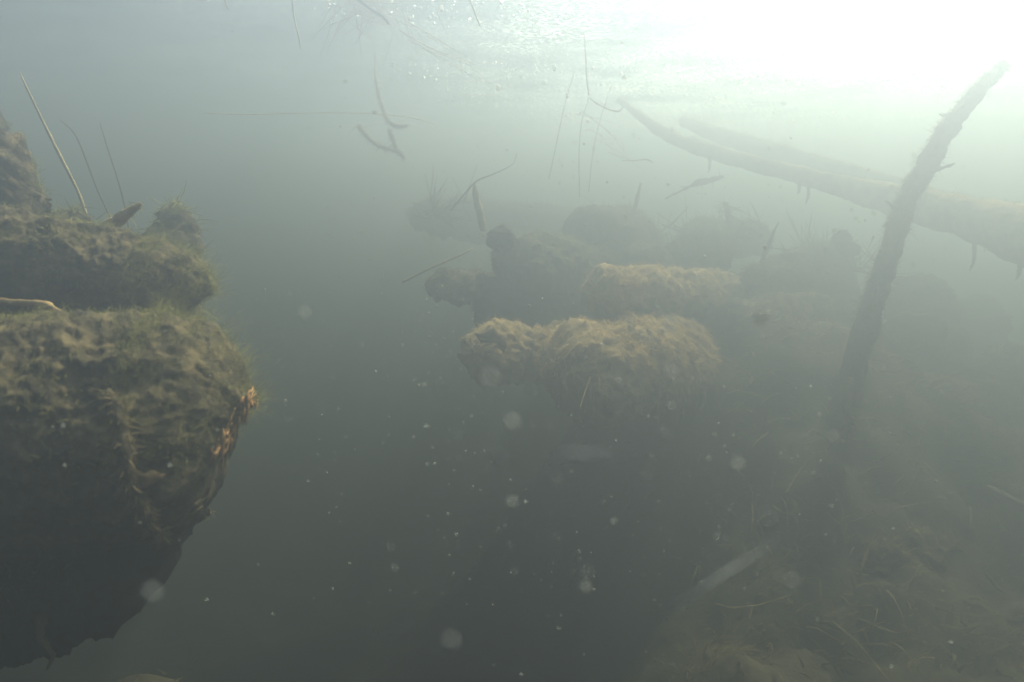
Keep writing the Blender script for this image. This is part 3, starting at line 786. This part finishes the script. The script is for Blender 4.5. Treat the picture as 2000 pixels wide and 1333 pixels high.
for lab, pts, mt in (('pale stick lying on the bed at the right edge', [(1930, 950, 1.75, .006), (1965, 968, 1.7, .007), (2010, 990, 1.65, .006)], M_REED),
                     ('second pale stick at the right edge just above the first', [(1975, 948, 1.8, .004), (2015, 955, 1.78, .004)], M_REED),
                     ('thin level straw on the bed right of the lower knob', [(1665, 973, 1.9, .0025), (1700, 973, 1.9, .0025), (1740, 971, 1.9, .0015)], M_REED),
                     ('short curved root on the bed below the lower knob', [(1610, 1035, 1.7, .004), (1635, 1042, 1.7, .005), (1655, 1065, 1.68, .003)], M_ALGA_B),
                     ('brown arched twig lying on the far bed right of the pole foot', [(1750, 825, 2.2, .005), (1790, 832, 2.2, .006), (1820, 838, 2.18, .004)], M_REED),
                     ('curved brown root low on the bed near the bottom right', [(1925, 1120, 1.5, .004), (1945, 1145, 1.48, .005), (1965, 1160, 1.46, .003)], M_ALGA_B)):
    stick('bed_stick', lab, 'stick', pts, mt)

bank_humps = [('shaggy hump on the bank right of the pole foot', [(1760, 800, 2.25, .07), (1850, 790, 2.45, .10), (1960, 800, 2.7, .09)]),
              ('shaggy hump at the right edge, upper of those on the bank', [(1870, 740, 2.6, .08), (1960, 730, 2.8, .1), (2060, 740, 3.0, .1)]),
              ('shaggy hump below the pole foot on the bank', [(1660, 900, 2.0, .06), (1740, 890, 2.1, .08), (1830, 900, 2.3, .06)]),
              ('shaggy hump on the bank above the pale stick at the right edge', [(1840, 910, 1.9, .05), (1900, 890, 2.0, .07), (2020, 890, 2.15, .07)]),
              ('shaggy hump low on the bank near the bottom right', [(1700, 1110, 1.5, .05), (1790, 1085, 1.6, .06), (1890, 1090, 1.7, .05)])]
for q, (lab, pts) in enumerate(bank_humps):
    log('algae_hump', lab, 'hump', pts, seg=60, ring=60, end_round=(1.0, 1.0), fuzz=3600, fuzz_len=.022, fuzz_mat=M_ALGA_B, seed=70 + q, amp=1.8, bumps=1.8, droop=.4)
n = 62000
X = RNG.uniform(.1, 3.6, n); Yv = RNG.uniform(.8, 3.6, n)
dd = X - (0.08 + 0.72 * (Yv - 1.1))
cl = np.array([mnoise.noise(Vector((a * 4, b * 4, 2))) for a, b in zip(X, Yv)])
k = (dd > -.25 + .15 * RNG.normal(size=n)) & (cl + .35 > RNG.uniform(0, .8, n))
X, Yv = X[k], Yv[k]
S = np.stack([X, Yv, np.array([bed_h(a, b) for a, b in zip(X, Yv)])], 1)
D = RNG.normal(size=S.shape) * .6 + np.array([.55, -.5, .7])
L = RNG.gamma(2.2, .018, len(S))
Vb, Fb = blades(S, D, L, .0012 + .04 * L, 1.1, .3)
setp(build('bank_weed', Vb, [Fb], M_ALGA_B, None, smooth=False), kind='stuff')

# leaf litter and weed lying all over the bed: nobody could count it
n = 9000
X = RNG.uniform(-2.2, 4.0, n); Yv = RNG.uniform(.5, 4.6, n)
Z = np.array([bed_h(a, b) for a, b in zip(X, Yv)])
S = np.stack([X, Yv, Z + .004], 1)
D = RNG.normal(size=(n, 3)); D[:, 2] = np.abs(D[:, 2]) * .45 + .1
D += np.array([.5, -.35, 0])
L = np.minimum(RNG.gamma(2.0, .016, n), .06)
Vb, Fb = blades(S, D, L, .002 + .12 * L, .8, .35)
setp(build('bed_litter', Vb, [Fb], M_LITTER, None, smooth=False), kind='stuff')


# --- specks hanging in the water
def specks(name, pts, rad, mat, flat=(1, 1, 1), tilt=0.0, smooth=True):
    base = np.array([(1, 0, 0), (-1, 0, 0), (0, 1, 0), (0, -1, 0), (0, 0, 1), (0, 0, -1)], float)
    f = np.array([(0, 2, 4), (2, 1, 4), (1, 3, 4), (3, 0, 4), (2, 0, 5), (1, 2, 5), (3, 1, 5), (0, 3, 5)])
    n = len(pts)
    sc_ = rad[:, None] * RNG.uniform(.5, 1.3, (n, 3)) * np.array(flat)
    loc = base[None] * sc_[:, None, :]
    if tilt:            # each grain turned its own way
        A = RNG.normal(size=(n, 3, 3)) * tilt + np.eye(3)
        Q = np.linalg.qr(A)[0]
        loc = np.einsum('nij,nkj->nki', Q, loc)
    V = pts[:, None, :] + loc
    F = (np.arange(n) * 6)[:, None, None] + f[None]
    return setp(build(name, V.reshape(-1, 3), [F.reshape(-1, 3)], mat, None, smooth=smooth), kind='stuff')


n = 8000
px, py = RNG.normal(1180, 420, n), RNG.normal(720, 260, n)
Yd = RNG.uniform(.45, 2.2, n)
pts = np.array([P(a, b, c) for a, b, c in zip(px, py, Yd)])
ok = (pts[:, 2] < -.03) & (pts[:, 2] > -1.7)
pts = pts[ok]
nn = 120              # some drift close to the lens
near = np.array([P(a, b, c) for a, b, c in zip(RNG.normal(1150, 380, nn), RNG.normal(820, 230, nn), RNG.uniform(.12, .42, nn))])
pts = np.vstack([pts, near])
specks('suspended_flecks', pts, np.clip(RNG.gamma(2.0, .00028, len(pts)), .0002, .0014), M_SPECK)

n = 75000
X = RNG.uniform(-.6, 3.6, n); Yv = RNG.uniform(1.3, 6.5, n)
dens = np.array([mnoise.noise(Vector((a * 1.3, b * 1.3, 3))) for a, b in zip(X, Yv)])
k = (dens + .25 + .18 * X) > RNG.uniform(0, 1.0, n)
pts = np.stack([X[k], Yv[k], np.full(k.sum(), -.022)], 1)
specks('sparkle_grains', pts, np.clip(RNG.gamma(2.0, .002, len(pts)), .0012, .010), M_SPARKLE, flat=(1.0, 1.0, .45), tilt=.5, smooth=False)  # tilted facets added just under the surface to make it sparkle

# flecks right in front of the lens, far out of focus
for lab, px, py, Y, r in (('round out of focus fleck low in the middle near the bottom edge', 879, 1254, .13, .0010), ('blurred fleck left of the elongated blurred flake', 974, 893, .15, .0008),
                          ('small bright blurred fleck right below the low left log of the pile', 1035, 760, .22, .0007), ('faint blurred fleck at the tip of the hanging strands', 1197, 793, .14, .0009),
                          ('faint blurred fleck on the dark water left of the leaning pole', 1487, 620, .17, .0009), ('faint blurred fleck at the upper end of the pale streak', 1500, 1018, .14, .0009),
                          ('faint blurred fleck just right of the elongated blurred flake', 1218, 890, .15, .0006), ('faint blurred fleck below the elongated blurred flake', 1081, 937, .16, .0006),
                          ('faint blurred fleck under the dark left side of the pile', 863, 762, .16, .0006), ('warm blurred blob at the lower left below the thickest log', 294, 1160, .12, .0010)):
    p = P(px, py, Y)
    v = [(p.x + r * math.cos(a) * math.sin(b) * random.uniform(.8, 1.2), p.y + r * math.sin(a) * math.sin(b), p.z + r * 1.15 * math.cos(b)) for b in np.linspace(.15, 3.0, 7) for a in np.linspace(0, 2 * math.pi, 10, endpoint=False)]
    setp(build('blurred_fleck', v, [grid_faces(7, 10)], M_NEAR), lab, 'fleck')
w = path([(1085, 892, .15, .0003), (1120, 886, .15, .0006), (1150, 890, .15, .0004), (1190, 882, .15, .0003)])
setp(tube('drifting_flake', w, M_NEAR, None, 14, 8, .5, 900), 'elongated pale blurred flake drifting in front of the dark foot of the pile', 'flake')
w = path([(1300, 1194, .17, .00006), (1372, 1149, .172, .00022), (1420, 1118, .176, .0004), (1465, 1090, .18, .0003), (1530, 1044, .185, .00005)])
setp(tube('drifting_fibre', w, M_NEAR, None, 20, 8, .2, 500), 'pale blurred streak of fibre slanting across the lower right', 'fibre')
